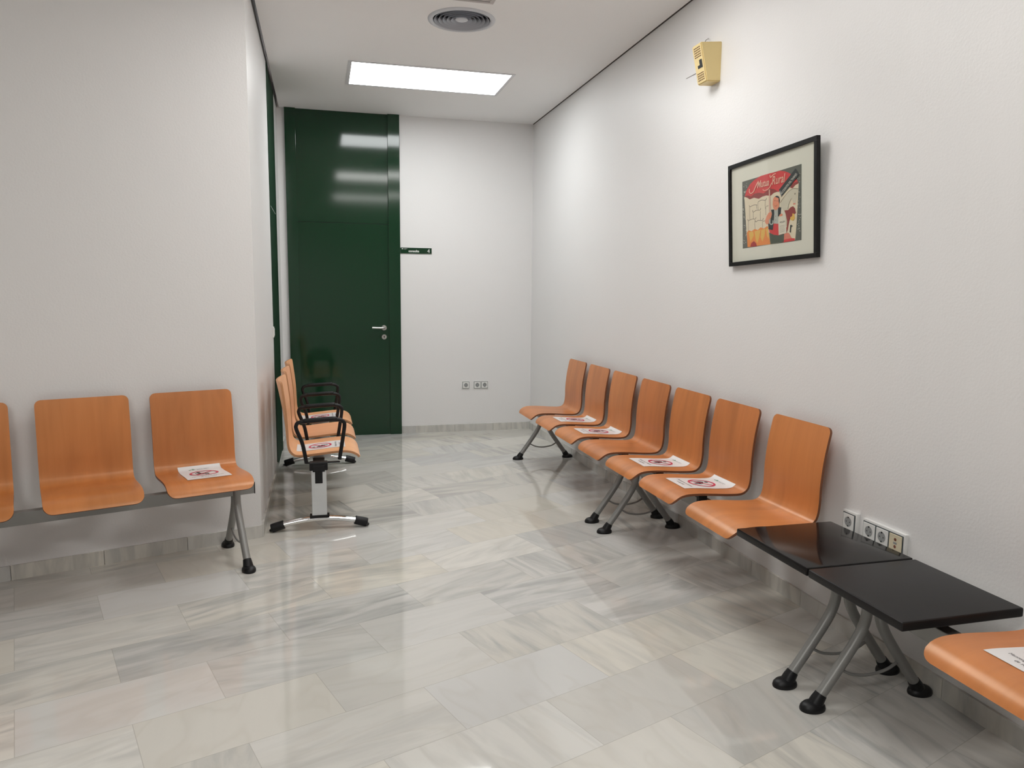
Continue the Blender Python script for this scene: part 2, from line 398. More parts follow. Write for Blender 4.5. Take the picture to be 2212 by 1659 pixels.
def make_door_side():
    y0, y1, z1 = LD0, LD1, HC+.09; f = .07; M_G2 = mat('green_matt_paint', (.006, .030, .013), .6, spec=.15)
    bm = B(); box(bm, XL-.06, XL+.004, y0, y0+f, 0, z1, .0015); box(bm, XL-.06, XL+.004, y1-f, y1, 0, z1, .0015)
    d = struct('door_2', bm, M_G2)
    bm = B(); box(bm, XL-.02, XL+.0015, y0+f, y1-f, .008, 2.058, .001); obj('door_leaf', bm, M_G2, d)
    bm = B(); box(bm, XL-.02, XL+.0015, y0+f, y1-f, 2.064, z1, .001); obj('upper_panel', bm, M_G2, d)
make_door_side()

# room sign beside the far door
sg = thing('door_sign', 'small green room sign reading consulta 4 beside the green door', 'sign', (.768, YB, 1.787))
bm = B(); box(bm, 0, .306, -.009, 0, 0, .056, .0012); obj('plate', bm, M_GREEN, sg)
M_SIGNW = mat('sign_white', (.75, .78, .75), .5)
bm = B()
ff = lambda ox, oz: (lambda x, y: (ox+x, -.0096, oz+y))
add_polys(bm, text_polys('consulta', .031, bold=.0009), ff(.078, .014)); obj('lettering', bm, M_SIGNW, sg)
bm = B(); add_polys(bm, text_polys('4', .052), ff(.262, .010)); obj('room_number', bm, M_SIGNW, sg)
bm = B()
poly(bm, [(.010, .044), (.016, .049), (.024, .049), (.028, .044), (.022, .040), (.014, .040)], lambda x, y: (x, -.0096, y))
for k in range(2): poly(bm, [(.034, .046-.006*k), (.068-.012*k, .046-.006*k), (.068-.012*k, .0475-.006*k), (.034, .0475-.006*k)], lambda x, y: (x, -.0096, y))
obj('emblem', bm, M_SIGNW, sg)

# light switch at the edge of the corridor wall
sw = thing('light_switch', 'small white light switch on the wall edge beside the side door', 'switch', (XL, 5.90, 1.10))
bm = B(); box(bm, 0, .010, -.04, .04, -.04, .04, .003); obj('plate', bm, M_WHITE, sw)
bm = B(); box(bm, .010, .014, -.028, .028, -.028, .028, .002); obj('rocker', bm, M_WHITE, sw)

# ------------------------------------------------------------------ benches (local x along the wall, y out from it)
PROF = [(.045, .862), (.056, .815), (.073, .723), (.083, .62), (.084, .545), (.091, .49), (.107, .460), (.14, .443), (.21, .443), (.29, .449), (.365, .454), (.43, .453), (.465, .443), (.488, .425), (.499, .408)]
PROF_ARM = [(.082, .873), (.100, .783), (.118, .680), (.130, .58), (.138, .505), (.153, .458), (.185, .430), (.23, .424), (.30, .430), (.42, .441), (.48, .443), (.52, .436), (.548, .420), (.562, .400)]
def sample_profile(prof, n=6):
    P = catmull([(0, a, b) for a, b in prof], n); S = [0.]
    for a, b in zip(P, P[1:]): S.append(S[-1]+(b-a).length)
    return P, S
class Surf:
    """top surface of a seat shell: (across, arc length) to a point"""
    def __init__(self, prof, th, curl, hw):
        self.P, self.S = sample_profile(prof); self.th, self.curl, self.hw = th, curl, hw
    def at(self, x, s, off=0.):
        P, S = self.P, self.S; s = min(max(s, 0), S[-1]); i = 0
        while i < len(S)-2 and S[i+1] < s: i += 1
        t = (s-S[i])/(S[i+1]-S[i]); p = P[i].lerp(P[i+1], t)
        a = P[max(i-1, 0)]; b = P[min(i+2, len(P)-1)]; d = (b-a).normalized(); nrm = Vector((0, -d.z, d.y))
        if nrm.y < 0 and nrm.z < 0 or (nrm.z < -.3): nrm = -nrm
        q = p + nrm*off; q.x = x
        if self.curl:
            k = (x/self.hw)**2; back = max(0., 1-s/(.55*self.S[-1])); q += nrm*(self.curl*k*back) + Vector((0, 0, .004*k*(1-back)))
        return q
def seat_mesh(prof, hw, th, curl, rc_top, rc_front, edge_mat, top_mat):
    sf = Surf(prof, th, curl, hw); Lp = sf.S[-1]
    ss = [0, .002, .006, .012, .02, .03]; n = 44; ss += [.03+(Lp-.06)*k/n for k in range(1, n)] + [Lp-.03, Lp-.02, Lp-.012, Lp-.006, Lp-.002, Lp]
    def half(s):
        h = hw
        for d, r in ((s, rc_top), (Lp-s, rc_front)):
            if d < r: h = min(h, hw - r + math.sqrt(max(0, r*r-(r-d)**2)))
        return h
    nx = 14; bm = B(); uv = bm.loops.layers.uv.new('UVMap'); G = []
    for off in (0, th):
        G.append([[bm.verts.new(sf.at(-half(s)+2*half(s)*i/nx, s, off)) for i in range(nx+1)] for s in ss])
    def face(vs, mi):
        f = bm.faces.new(vs); f.material_index = mi; f.smooth = mi == 0; return f
    UV = {}
    for g in G:
        for r, s in zip(g, ss):
            for v in r: UV[v] = (v.co.x, s)
    m, k = len(ss), nx
    for j in range(m-1):
        for i in range(k):
            face((G[1][j][i], G[1][j+1][i], G[1][j+1][i+1], G[1][j][i+1]), 0); face((G[0][j][i], G[0][j][i+1], G[0][j+1][i+1], G[0][j+1][i]), 0)
    for j in range(m-1):
        face((G[0][j][0], G[0][j+1][0], G[1][j+1][0], G[1][j][0]), 1); face((G[0][j][k], G[1][j][k], G[1][j+1][k], G[0][j+1][k]), 1)
    for i in range(k):
        face((G[0][0][i], G[1][0][i], G[1][0][i+1], G[0][0][i+1]), 1); face((G[0][-1][i], G[0][-1][i+1], G[1][-1][i+1], G[1][-1][i]), 1)
    for f in bm.faces:
        for lp in f.loops: lp[uv].uv = UV[lp.vert]
    bmesh.ops.recalc_face_normals(bm, faces=bm.faces)
    me = bpy.data.meshes.new('seat_shell'); bm.to_mesh(me); bm.free(); me.materials.append(top_mat); me.materials.append(edge_mat)
    me.set_sharp_from_angle(angle=.7)
    return me, sf
SEAT_HW = .2015
SEAT_ME, SEAT_SF = seat_mesh(PROF, SEAT_HW, .011, 0, .028, .042, M_PLY, M_WOOD)
ARM_ME, ARM_SF = seat_mesh(PROF_ARM, .225, .013, .035, .02, .05, M_PLY_PALE, M_WOOD_PALE)

def leg_parts():
    """meshes shared by every leg of the grey benches: tube and rubber foot, front version; the rear one is mirrored"""
    out = []
    for sgn in (1, -1):
        path = [(.024, .400), (.025, .345), (.034, .290), (.064, .230), (.130, .135), (.196, .045)]
        bm = B(); tube(bm, catmull([(0, .275+sgn*a, z) for a, z in path], 6), .0185, 18)
        tb = bpy.data.meshes.new('leg'); bmesh.ops.recalc_face_normals(bm, faces=bm.faces); bm.to_mesh(tb); bm.free(); tb.materials.append(M_GREY)
        for p in tb.polygons: p.use_smooth = True
        tb.set_sharp_from_angle(angle=.9)
        bm = B(); tube(bm, [(0, .275+sgn*.191, .052), (0, .275+sgn*.203, .034), (0, .275+sgn*.213, .012)], [.0205, .0235, .027], 18)
        rings = []
        for rr, z in ((.97, .0), (1., .006), (.95, .015), (.76, .024), (.38, .030)):
            rings.append([bm.verts.new((.034*rr*math.cos(2*PI*k/28), .275+sgn*(.222+.047*rr*math.sin(2*PI*k/28)), z)) for k in range(28)])
        for A, C in zip(rings, rings[1:]):
            for k in range(28): bm.faces.new((A[k], A[(k+1) % 28], C[(k+1) % 28], C[k]))
        bm.faces.new(rings[0][::-1]); bm.faces.new(rings[-1])
        ft = bpy.data.meshes.new('rubber_foot'); bmesh.ops.recalc_face_normals(bm, faces=bm.faces); bm.to_mesh(ft); bm.free(); ft.materials.append(M_BLACK)
        for p in ft.polygons: p.use_smooth = True
        ft.set_sharp_from_angle(angle=.9)
        out.append((tb, ft))
    return out
LEG = leg_parts()
bm = B(); tube(bm, catmull([(0, .392, .132), (0, .345, .108), (0, .275, .098), (0, .205, .108), (0, .158, .132)], 6), .0055, 10)
ROD = bpy.data.meshes.new('curved_rod'); bmesh.ops.recalc_face_normals(bm, faces=bm.faces); bm.to_mesh(ROD); bm.free(); ROD.materials.append(M_GREY)
for p in ROD.polygons: p.use_smooth = True
bm = B()
for s in (-.15, .15): box(bm, s-.012, s+.012, .300, .345, .403, .445, .002)
box(bm, -.155, .155, .296, .302, .405, .416)
BRK = bpy.data.meshes.new('seat_bracket'); bmesh.ops.recalc_face_normals(bm, faces=bm.faces); bm.to_mesh(BRK); bm.free(); BRK.materials.append(M_BLACK)

def child(name, me, parent, loc=(0, 0, 0)):
    o = bpy.data.objects.new(name, me); COL.objects.link(o); o.parent = parent; o.location = loc; return o
def bench(label, loc, rz, x0, x1, seats, legs, tables=(), group=None, dz=0):
    t = thing('beam_bench', label, 'bench', loc, rz, group)
    bm = B(); box(bm, x0, x1, .252, .300, .345, .405, .003); bme = obj('beam', bm, M_GREY, t)
    for s, e in ((x0, -1), (x1, 1)):
        bm = B(); box(bm, min(s, s+e*.004), max(s, s+e*.004), .251, .301, .344, .406, .001); obj('end_cap', bm, M_BLACK, bme)
    for c in seats:
        s = child('seat_shell', SEAT_ME, t, (c, 0, dz)); child('seat_bracket', BRK, s, (0, 0, -dz*.5))
    for c in legs:
        for tb, ft in LEG:
            l = child('leg', tb, t, (c, 0, 0)); child('rubber_foot', ft, l)
        child('curved_rod', ROD, t, (c, 0, 0))
    for a, b, m in tables:
        bm = B(); box(bm, a, b, .069, .509, .453, .483, .007, seg=3); tb = obj('table_top', bm, m, t, auto=.5)
        tb['label'] = 'square black table top'
        for q in (a+.10, b-.13):
            bm = B(); box(bm, q, q+.03, .20, .38, .405, .454, .002); obj('table_bracket', bm, M_BLACK, tb)
    return t
RW = (XR, 0, 0); RRZ = PI/2
bench('four-seat orange plywood bench against the right wall, nearest the far corner', RW, RRZ, 4.100, 6.075,
      [5.756, 5.261, 4.772, 4.277], [5.99, 4.20], group='plywood beam benches')
bench('middle bench of the right wall, with three plywood seats and a glossy black table top', RW, RRZ, 2.118, 4.085,
      [3.796, 3.321, 2.806], [3.99, 2.21], [(2.110, 2.556, M_TABLE)], group='plywood beam benches')
bench('nearest plywood bench on the right wall, starting with a dull black table top', RW, RRZ, .12, 2.100,
      [1.410, .915, .420], [2.052, .26], [(1.676, 2.103, M_TABLE2)], group='plywood beam benches')
LRZ = PI + TH
bench('orange plywood bench against the slanted left wall', COR, LRZ, .110, 2.10, [.357, .857, 1.364, 1.864], [.200, 2.00], group='plywood beam benches', dz=.015)

# bench with armrests along the corridor's left wall
def arm_bench():
    t = thing('armrest_bench', 'three-seat pale plywood bench with black armrests and chrome feet by the side door', 'bench', (XL, 0, 0), -PI/2)
    ys = (4.43, 6.145)
    bm = B(); box(bm, -ys[1]-.03, -ys[0]+.03, .290, .360, .355, .395, .004); obj('beam', bm, M_BLACK, t)
    P3 = (ys[1]-ys[0])/3
    for k in range(3):
        s = child('seat_shell', ARM_ME, t, (-(ys[0]+P3*(k+.5)), 0, 0))
        bm = B(); box(bm, -.10, .10, .27, .40, .392, .432, .003); obj('seat_bracket', bm, M_ALU, s)
    for k in range(4):
        c = -(ys[0]+P3*k)
        path = [(.256, .405), (.236, .52), (.205, .605), (.203, .632), (.222, .650), (.30, .656), (.40, .661), (.445, .660), (.470, .648), (.478, .625), (.466, .54), (.446, .420)]
        bm = B(); tube(bm, catmull([(c, a, z) for a, z in path], 6), .0115, 14); box(bm, c-.010, c+.010, .252, .448, .402, .410, .002)
        arm = obj('armrest', bm, M_BLACK, t, auto=.8)
        bm = B(); tube(bm, catmull([(c, .235, .656), (c, .30, .6605), (c, .40, .6655), (c, .438, .665)], 4), [.0085]+[.0135]*10+[.0125, .0085], 14); obj('arm_pad', bm, M_BLACK, arm, smooth=True)
    for y in ys:
        c = -y
        bm = B(); box(bm, c-.022, c+.022, .281, .368, .088, .395, .006, seg=3); post = obj('post', bm, M_ALU, t, auto=.6)
        bm = B(); box(bm, c-.026, c+.026, .272, .377, .362, .412, .006); obj('post_joint', bm, M_BLACK, post)
        for q0, q1 in ((c+.02, c+.0245), (c-.0245, c-.02)):
            bm = B(); box(bm, q0, q1, .303, .346, .285, .366, .002); obj('cover_strip', bm, M_BLACK, post)
        bm = B(); box(bm, c-.026, c+.026, .268, .381, .078, .092, .003); obj('post_collar', bm, M_BLACK, post)
        arch = [(.055, .028), (.13, .046), (.23, .062), (.325, .067), (.42, .062), (.52, .046), (.595, .030)]
        bm = B(); tube(bm, catmull([(c, a, z) for a, z in arch], 6), .021, 16, ry=.0165); ft = obj('foot_bar', bm, M_CHROME, t, auto=.9)
        for a0, z0, a1, z1 in ((.120, .040, .046, .022), (.530, .040, .604, .022)):
            bm = B(); d = (a1-a0)
            tube(bm, catmull([(c, a0, z0+.003), (c, a0+d*.35, z0-.004), (c, a0+d*.75, z0-.012), (c, a1-d*.03, z1), (c, a1, z1)], 4), [.026]*4+[.0265]*4+[.0265]*4+[.022, .02, .018, .013, .006], 18, ry=None)
            for v in bm.verts: v.co.z = max(v.co.z, .001)
            obj('end_cap', bm, M_BLACK, ft, smooth=True)
    return P3
P3 = arm_bench()

# ------------------------------------------------------------------ notices on seats
def notice_mesh(sf, name, s_top):
    """sheet 0.21 x 0.297 following the seat; px across, py down from the sheet's top edge"""
    W2, Hh = .105, .297
    def fn(lift): return lambda x, y: sf.at(-(x-W2), s_top+y, sf.th+lift)
    bm = B()
    n, k = 26, 4; g = [[bm.verts.new(fn(.0016)(W2*2*i/k, Hh*j/n)) for i in range(k+1)] for j in range(n+1)]
    for j in range(n):
        for i in range(k): bm.faces.new((g[j][i], g[j+1][i], g[j+1][i+1], g[j][i+1])).smooth = True
    f2, f3, f4 = fn(.0021), fn(.0025), fn(.0029)
    cx, cy, r = W2, .148, .070
    def ring(r0, r1, f, mi, n=56):
        A = [bm.verts.new(f(cx+r0*math.cos(2*PI*i/n), cy+r0*math.sin(2*PI*i/n))) for i in range(n)]
        C = [bm.verts.new(f(cx+r1*math.cos(2*PI*i/n), cy+r1*math.sin(2*PI*i/n))) for i in range(n)]
        for i in range(n): bm.faces.new((A[i], A[(i+1) % n], C[(i+1) % n], C[i])).material_index = mi
    ring(r-.011, r, f4, 1)
    # seated figure: head, torso, thigh, shin, chair back and seat
    hx, hy = cx-.022, cy-.038
    poly(bm, [(hx+.010*math.cos(2*PI*i/14), hy+.010*math.sin(2*PI*i/14)) for i in range(14)], f3, 2)
    stroke(bm, [(cx-.022, cy-.022), (cx-.020, cy+.014)], .018, f2, 2)
    stroke(bm, [(cx-.022, cy+.013), (cx+.018, cy+.012)], .013, f2, 2)
    stroke(bm, [(cx+.014, cy+.010), (cx+.014, cy+.045)], .010, f2, 2)
    stroke(bm, [(cx-.018, cy-.012), (cx+.012, cy+.0)], .006, f3, 2)
    stroke(bm, [(cx-.040, cy-.020), (cx-.034, cy+.048)], .005, f2, 2)
    stroke(bm, [(cx-.036, cy+.024), (cx+.006, cy+.024)], .005, f2, 2); stroke(bm, [(cx+.002, cy+.024), (cx+.004, cy+.048)], .005, f2, 2)
    d = (r-.005)*math.sin(PI/4)
    stroke(bm, [(cx-d+d*2*i/12, cy+d-d*2*i/12) for i in range(13)], .010, f4, 1, 1)
    # leafy green emblem and a grey heading line
    ex, ey = .062, .036
    for dx, dy in ((0, 0), (.009, -.005), (.009, .005), (-.008, .004), (.017, .001)):
        poly(bm, [(ex+dx+.005*math.cos(a), ey+dy+.0035*math.sin(a)) for a in [2*PI*i/8 for i in range(8)]], f2, 3)
    for x0, x1, y in ((.088, .108, .034), (.111, .118, .034), (.121, .150, .034), (.088, .120, .041), (.123, .140, .041)): stroke(bm, [(x0, y), (x1, y)], .0022, f2, 4)
    add_polys(bm, text_polys('Mantengamos la distancia', .0185, align='CENTER'), lambda x, y: f2(W2+x*.80, .247-y), 5)
    add_polys(bm, text_polys('de seguridad', .0185, align='CENTER'), lambda x, y: f2(W2+x*.80, .270-y), 5)
    me = bpy.data.meshes.new(name); bm.to_mesh(me); bm.free()
    for m in (M_PAPER, M_RED, M_INK, M_LOGO, M_INKGREY, M_INKSOFT): me.materials.append(m)
    return me
NOTE = notice_mesh(SEAT_SF, 'notice', .405)
NOTE_ARM = notice_mesh(ARM_SF, 'notice', .47)
def notice(me, loc, rz, c, label, dz=0.):
    o = bpy.data.objects.new('notice', me); COL.objects.link(o)
    R = Matrix.Rotation(rz, 3, 'Z'); o.location = Vector(loc) + R @ Vector((c, 0, dz)); o.rotation_euler = (0, 0, rz)
    tag(o, label, 'notice', 'no sitting notices on the seats')
for c, lb in ((5.261, 'white no-sitting notice on the second plywood seat from the far end of the right wall'),
              (4.772, 'white no-sitting notice on the third plywood seat from the far end of the right wall'),
              (3.796, 'white no-sitting notice on the fifth plywood seat from the far end of the right wall'),
              (3.321, 'white no-sitting notice two seats before the glossy black table top'),
              (1.410, 'white no-sitting notice on the nearest seat, at the lower right picture edge')):
    notice(NOTE, RW, RRZ, c, lb)
notice(NOTE, COR, LRZ, .345, 'white no-sitting notice on the end seat of the left wall bench', .0152)
for k, lb in ((0, 'white no-sitting notice on the nearest seat of the armrest bench'), (2, 'white no-sitting notice on the farthest seat of the armrest bench')):
    notice(NOTE_ARM, (XL, 0, 0), -PI/2, -(4.43+P3*(k+.5)), lb)

# ------------------------------------------------------------------ sockets
def socket_block(name, label, loc, rz, kinds, pitch, deep, surround=True):
    """local x along the wall, y out, z up; the first plate starts at x=0"""
    t = thing(name, label, 'socket', loc, rz, 'wall sockets'); s = .070; Wd = pitch*(len(kinds)-1)+s; m = .008
    bm = B(); box(bm, -m, Wd+m, 0, deep, -m, s+m, .003); obj('mounting_box', bm, M_WHITE, t, auto=.6)
    for i, kd in enumerate(kinds):
        x = pitch*i
        bm = B(); box(bm, x, x+s, deep, deep+.003, 0, s, .001); box(bm, x+.0035, x+s-.0035, deep+.002, deep+.0055, .0035, s-.0035, .002, mi=1)
        pl = obj('socket_plate', bm, [M_DARKLINE, M_WHITE if kd == 's' else M_CREAMPL], t)
        bm = B()
        if kd == 's':
            lathe(bm, [(.022, deep+.0060), (.0215, deep+.0062), (.020, deep+.0058)], 28, x+s/2, s/2, 'y', mi=0)
            lathe(bm, [(.0205, deep+.0060), (.001, deep+.0060)], 28, x+s/2, s/2, 'y', mi=1)
            for dz in (-.0095, .0095): lathe(bm, [(.0028, deep+.0064), (.001, deep+.0064)], 10, x+s/2+dz, s/2, 'y', mi=2)
            for dz in (-.018, .018): box(bm, x+s/2-.003, x+s/2+.003, deep+.0058, deep+.0066, s/2+dz-.003, s/2+dz+.003, mi=2)
            obj('outlet', bm, [M_WHITE, M_HOLE, M_BLACK], pl)
        else:
            M_BR = mat('jack_brown', (.18, .05, .03), .5)
            for z in (.020, .048): lathe(bm, [(.006, deep+.0060), (.001, deep+.0064)], 16, x+s/2, z, 'y', mi=0)
            box(bm, x+s/2-.008, x+s/2+.008, deep+.0058, deep+.0064, .030, .038, mi=1); obj('jack', bm, [M_BR, M_HOLE], pl)
R = PI/2
socket_block('wall_socket', 'single white socket on the right wall above the glossy black table top', (XR, 2.477, .455), R, 's', .07, .016)
socket_block('wall_socket_block', 'two white sockets and a cream outlet in one row on the right wall', (XR, 2.218, .452), R, 'css', .070, .016)
socket_block('wall_socket', 'single socket low on the far wall, left of the double one', (1.455, YB, .441), PI, 's', .07, .006)
socket_block('wall_socket_block', 'double socket low on the far wall', (1.650, YB, .440), PI, 'ss', .077, .006)

# ------------------------------------------------------------------ yellowed alarm box
al = thing('wall_alarm_box', 'yellowed plastic box with slots high on the right wall', 'wall box', (XR, 3.735, 2.518), 0)
bm = B(); prism(bm, [(0, .239), (-.124, .226), (-.080, .029), (0, .033)], 'y', 0, .100)
bmesh.ops.bevel(bm, geom=[e for e in bm.edges if not all(v.co.x > -.001 for v in e.verts)], offset=.005, segments=2, affect='EDGES')
hs = obj('housing', bm, M_IVORY, al, auto=.6)
def front(u, v, lift=.0006):                                           # u along the wall, v up the sloping front
    a, b = Vector((-.080, 0, .029)), Vector((-.124, 0, .226)); d = (b-a).normalized(); n = Vector((-d.z, 0, d.x))
    p = a + d*v + n*lift; return (p.x, u, p.z)
for n, v0, dv in ((5, .135, .0115), (4, .016, .0115)):
    bm = B()
    for r in range(n):
        for q in range(4): poly(bm, [(x, z) for x, z in ((.016+q*.0172, v0+r*dv), (.031+q*.0172, v0+r*dv), (.031+q*.0172, v0+.0055+r*dv), (.016+q*.0172, v0+.0055+r*dv))], lambda x, y: front(x, y))
    obj('vent_grille', bm, M_IVORY_DARK, al)
bm = B(); poly(bm, [(.016, .078), (.066, .078), (.066, .094), (.044, .094), (.044, .120), (.016, .120)], lambda x, y: front(x, y, .001)); obj('black_window', bm, M_BLACK, al)
bm = B(); tube(bm, catmull([(-.08, .03, .232), (-.055, .075, .262), (-.02, .12, .285), (0, .15, .300)], 6), .0016, 8); tube(bm, catmull([(-.075, .045, .232), (-.05, .095, .255), (-.02, .15, .28), (0, .165, .300)], 6), .0014, 8)
tube(bm, [(-.02, .098, .10), (-.004, .20, .145), (-.001, .39, .150)], .0014, 6); obj('cable', bm, mat('cable_grey', (.35, .33, .32), .6), al, smooth=True)

# ------------------------------------------------------------------ framed poster
def picture():
    Wp, Hp = .713, .514; yc, zc = 3.167, 1.826; lean = math.atan(.024/Hp); tw = math.radians(1.4)
    t = thing('framed_poster', 'black framed vintage poster with cream mat hanging on the right wall', 'picture')
    base = Vector((XR-.004, yc, zc-Hp/2))
    # local: x to the viewer's right (world -y), y out of the wall (world -x), z up
    Rm = Matrix(((0, -1, 0), (-1, 0, 0), (0, 0, 1))).to_4x4()
    # handed version of the above: flip keeps it a rotation
    Rm = Matrix.Rotation(PI/2, 4, 'Z')
    t.matrix_world = Matrix.Translation(base) @ Matrix.Rotation(-lean, 4, 'Y') @ Rm @ Matrix.Rotation(tw, 4, 'Y')
    f = .020; bm = B(); d0, d1 = .001, .020
    for a in (box,):
        a(bm, -Wp/2, Wp/2, d0, d1, 0, f, .001); a(bm, -Wp/2, Wp/2, d0, d1, Hp-f, Hp, .001)
        a(bm, -Wp/2, -Wp/2+f, d0, d1, f, Hp-f, .001); a(bm, Wp/2-f, Wp/2, d0, d1, f, Hp-f, .001)
    obj('frame', bm, mat('black_frame', (.006, .0055, .0055), .35, spec=.3), t)
    bm = B(); box(bm, -Wp/2+f, Wp/2-f, d0, .010, f, Hp-f); obj('mat_board', bm, mat('cream_mat', (.66, .655, .56), .7), t)
    m = bpy.data.materials.new('picture_glass'); m.use_nodes = True; nt = m.node_tree; nt.nodes.clear()
    o_ = nt.nodes.new('ShaderNodeOutputMaterial'); mx = nt.nodes.new('ShaderNodeMixShader'); tr = nt.nodes.new('ShaderNodeBsdfTransparent'); gl = nt.nodes.new('ShaderNodeBsdfGlossy'); mx.inputs[0].default_value = .035
    gl.inputs['Roughness'].default_value = .03
    nt.links.new(tr.outputs[0], mx.inputs[1]); nt.links.new(gl.outputs[0], mx.inputs[2]); nt.links.new(mx.outputs[0], o_.inputs[0])
    bm = B(); box(bm, -Wp/2+f, Wp/2-f, .0150, .0165, f, Hp-f); obj('glass_pane', bm, m, t)
    # the print: artwork points measured on a flat sheet, mapped to the sheet's own rectangle
    src = [(75, 780), (1828, 232), (1800, 2443), (65, 2723)]; dst = [(0, 1), (1, 1), (1, 0), (0, 0)]
    A = [];  bb = []
    for (x, y), (u, v) in zip(src, dst):
        A.append([x, y, 1, 0, 0, 0, -u*x, -u*y]); bb.append(u); A.append([0, 0, 0, x, y, 1, -v*x, -v*y]); bb.append(v)
    h = np.linalg.solve(np.array(A, float), np.array(bb, float))
    PW, PH = .478, .332; px0, pz0 = -PW/2+.001, .084
    # viewer's left is local +x (the wall is seen from the room)
    def fn(lift):
        def g(x, y):
            d = h[6]*x+h[7]*y+1; u, v = (h[0]*x+h[1]*y+h[2])/d, (h[3]*x+h[4]*y+h[5])/d
            return (-(px0+PW*u), .0103+lift*.00005, pz0+PH*v)
        return g
    cols = dict(bg=(.115, .12, .10), dot=(.55, .54, .46), cream=(.68, .60, .44), red=(.58, .055, .055), dred=(.26, .045, .04), black=(.035, .04, .04), grey=(.30, .30, .30),
                pink=(.62, .42, .33), line=(.10, .075, .05), flame=(.72, .24, .05), yell=(.68, .42, .09), blob=(.35, .03, .03), troo=(.085, .10, .075), shirt=(.42, .43, .38),
                skin=(.68, .26, .15), paper=(.66, .62, .50), horse=(.56, .52, .40), salmon=(.64, .22, .15), letter=(.75, .45, .33))
    keys = list(cols); bm = B(); idx = keys.index
    lay = [0]
    def Pg(c, pts, dy=0): lay[0] += 1; poly(bm, [(x, y+dy) for x, y in pts], fn(lay[0]), idx(c))
    def St(c, pts, w_, dy=0): lay[0] += .2; stroke(bm, [(x, y+dy) for x, y in pts], w_, fn(lay[0]), idx(c))
    D = 1383
    Pg('bg', src)
    rnd = random.Random(5)
    lay[0] += 1
    for _ in range(95):
        s = rnd.random(); y = 800+1850*rnd.random()
        x = rnd.uniform(85, 190) if s < .5 else rnd.uniform(1690, 1790)
        if s > .9: x, y = rnd.uniform(90, 420), rnd.uniform(800, 1050)
        if x > 1600: y -= 380
        q = rnd.uniform(6, 13); poly(bm, [(x+q*math.cos(a), y+q*math.sin(a)) for a in [2*PI*k/7 for k in range(7)]], fn(lay[0]), idx('dot'))
    Pg('cream', [(130, 1220), (290, 1180), (1000, 1000), (1500, 900), (1735, 790), (1700, 1400), (1665, 1900), (1640, 2200), (1615, 2440), (1290, 2500), (880, 2590), (215, 2670), (180, 2200), (150, 1560)])
    Pg('dred', [(140, 1215), (230, 1170), (330, 1160), (560, 1060), (880, 930), (1160, 1000), (1180, 1055), (1100, 1055), (1000, 1090), (910, 1170), (780, 1165), (660, 1200), (560, 1265), (420, 1235), (290, 1285), (220, 1240)])
    Pg('dred', [(1480, 930), (1600, 720), (1730, 760), (1730, 800), (1640, 850), (1560, 945)])
    Pg('red', [(140, 1205), (200, 1020), (300, 850), (430, 720), (620, 600), (900, 515), (1050, 485), (1180, 440), (1320, 450), (1440, 490), (1560, 565), (1650, 660), (1720, 740), (1560, 800), (1150, 1050), (1010, 975), (890, 960), (700, 1108), (560, 1088), (430, 1115), (330, 1205), (290, 1185), (230, 1172)])
    for pts in ([(540, 1350), (640, 1300), (750, 1303), (790, 1240)], [(270, 1460), (300, 1500), (400, 1450), (510, 1445)], [(370, 1600), (390, 1655), (480, 1600), (590, 1590), (612, 1530)], [(775, 1482), (840, 1460)]): St('line', pts, 13)
    for pts in ([(225, 480), (240, 530), (290, 500), (380, 470), (440, 475), (472, 420)], [(440, 510), (465, 555), (530, 512), (650, 510), (690, 440)], [(670, 535), (740, 515)]): St('line', pts, 13, D)
    for x, a, b in ((290, 120, 490), (395, 270, 470), (600, 240, 500), (765, 100, 350), (245, 540, 820), (440, 500, 760), (665, 530, 720)): St('line', [(x, a), (x-6, (a+b)/2), (x, b)], 8, D)
    for x, a, b in ((500, 1440, 1560), (540, 1350, 1590), (750, 1310, 1560)): St('line', [(x, a), (x-8, (a+b)/2), (x, b)], 8)
    Pg('flame', [(195, 870), (250, 800), (330, 830), (430, 760), (520, 790), (600, 710), (700, 740), (790, 670), (825, 690), (835, 850), (860, 1000), (885, 1195), (560, 1240), (290, 1290), (210, 1290)], D)
    for pts in ([(250, 860), (380, 830), (400, 950), (340, 1060), (300, 1150), (270, 1000)], [(420, 830), (600, 780), (560, 1000), (500, 1180), (450, 1050)], [(620, 790), (740, 740), (720, 950), (650, 1130), (600, 1000)], [(760, 760), (820, 720), (845, 1050), (790, 960)]): Pg('yell', pts, D)
    Pg('blob', [(290, 1280), (320, 1180), (400, 1110), (470, 1180), (490, 1270)], D)
    Pg('horse', [(1200, 1400), (1330, 1170), (1480, 1010), (1600, 965), (1715, 955), (1700, 1150), (1640, 1370), (1590, 1400), (1520, 1250), (1460, 1380), (1420, 1560), (1330, 1620), (1220, 1560)])
    St('line', [(1190, 1370), (1300, 1210), (1430, 1050), (1560, 960), (1720, 950)], 10); St('line', [(1520, 1240), (1450, 1380), (1410, 1550)], 8); St('line', [(1630, 1080), (1625, 1125)], 22)
    St('salmon', [(1570, 1400), (1640, 1390)], 40)
    Pg('dred', [(1310, 1590), (1420, 1580), (1500, 1490), (1570, 1465), (1620, 1520), (1650, 1660), (1600, 1700), (1540, 1740), (1490, 1800), (1450, 1900), (1400, 2150), (1370, 2230), (1390, 1900), (1350, 1700)])
    Pg('yell', [(1545, 290), (1600, 300), (1620, 430), (1560, 505), (1490, 480), (1480, 400), (1540, 380)], D)
    Pg('salmon', [(1380, 850), (1440, 870), (1520, 1010), (1290, 1060), (1285, 900)], D); Pg('red', [(1230, 1070), (1520, 1010), (1610, 1015), (1605, 1075), (1290, 1135), (1225, 1130)], D)
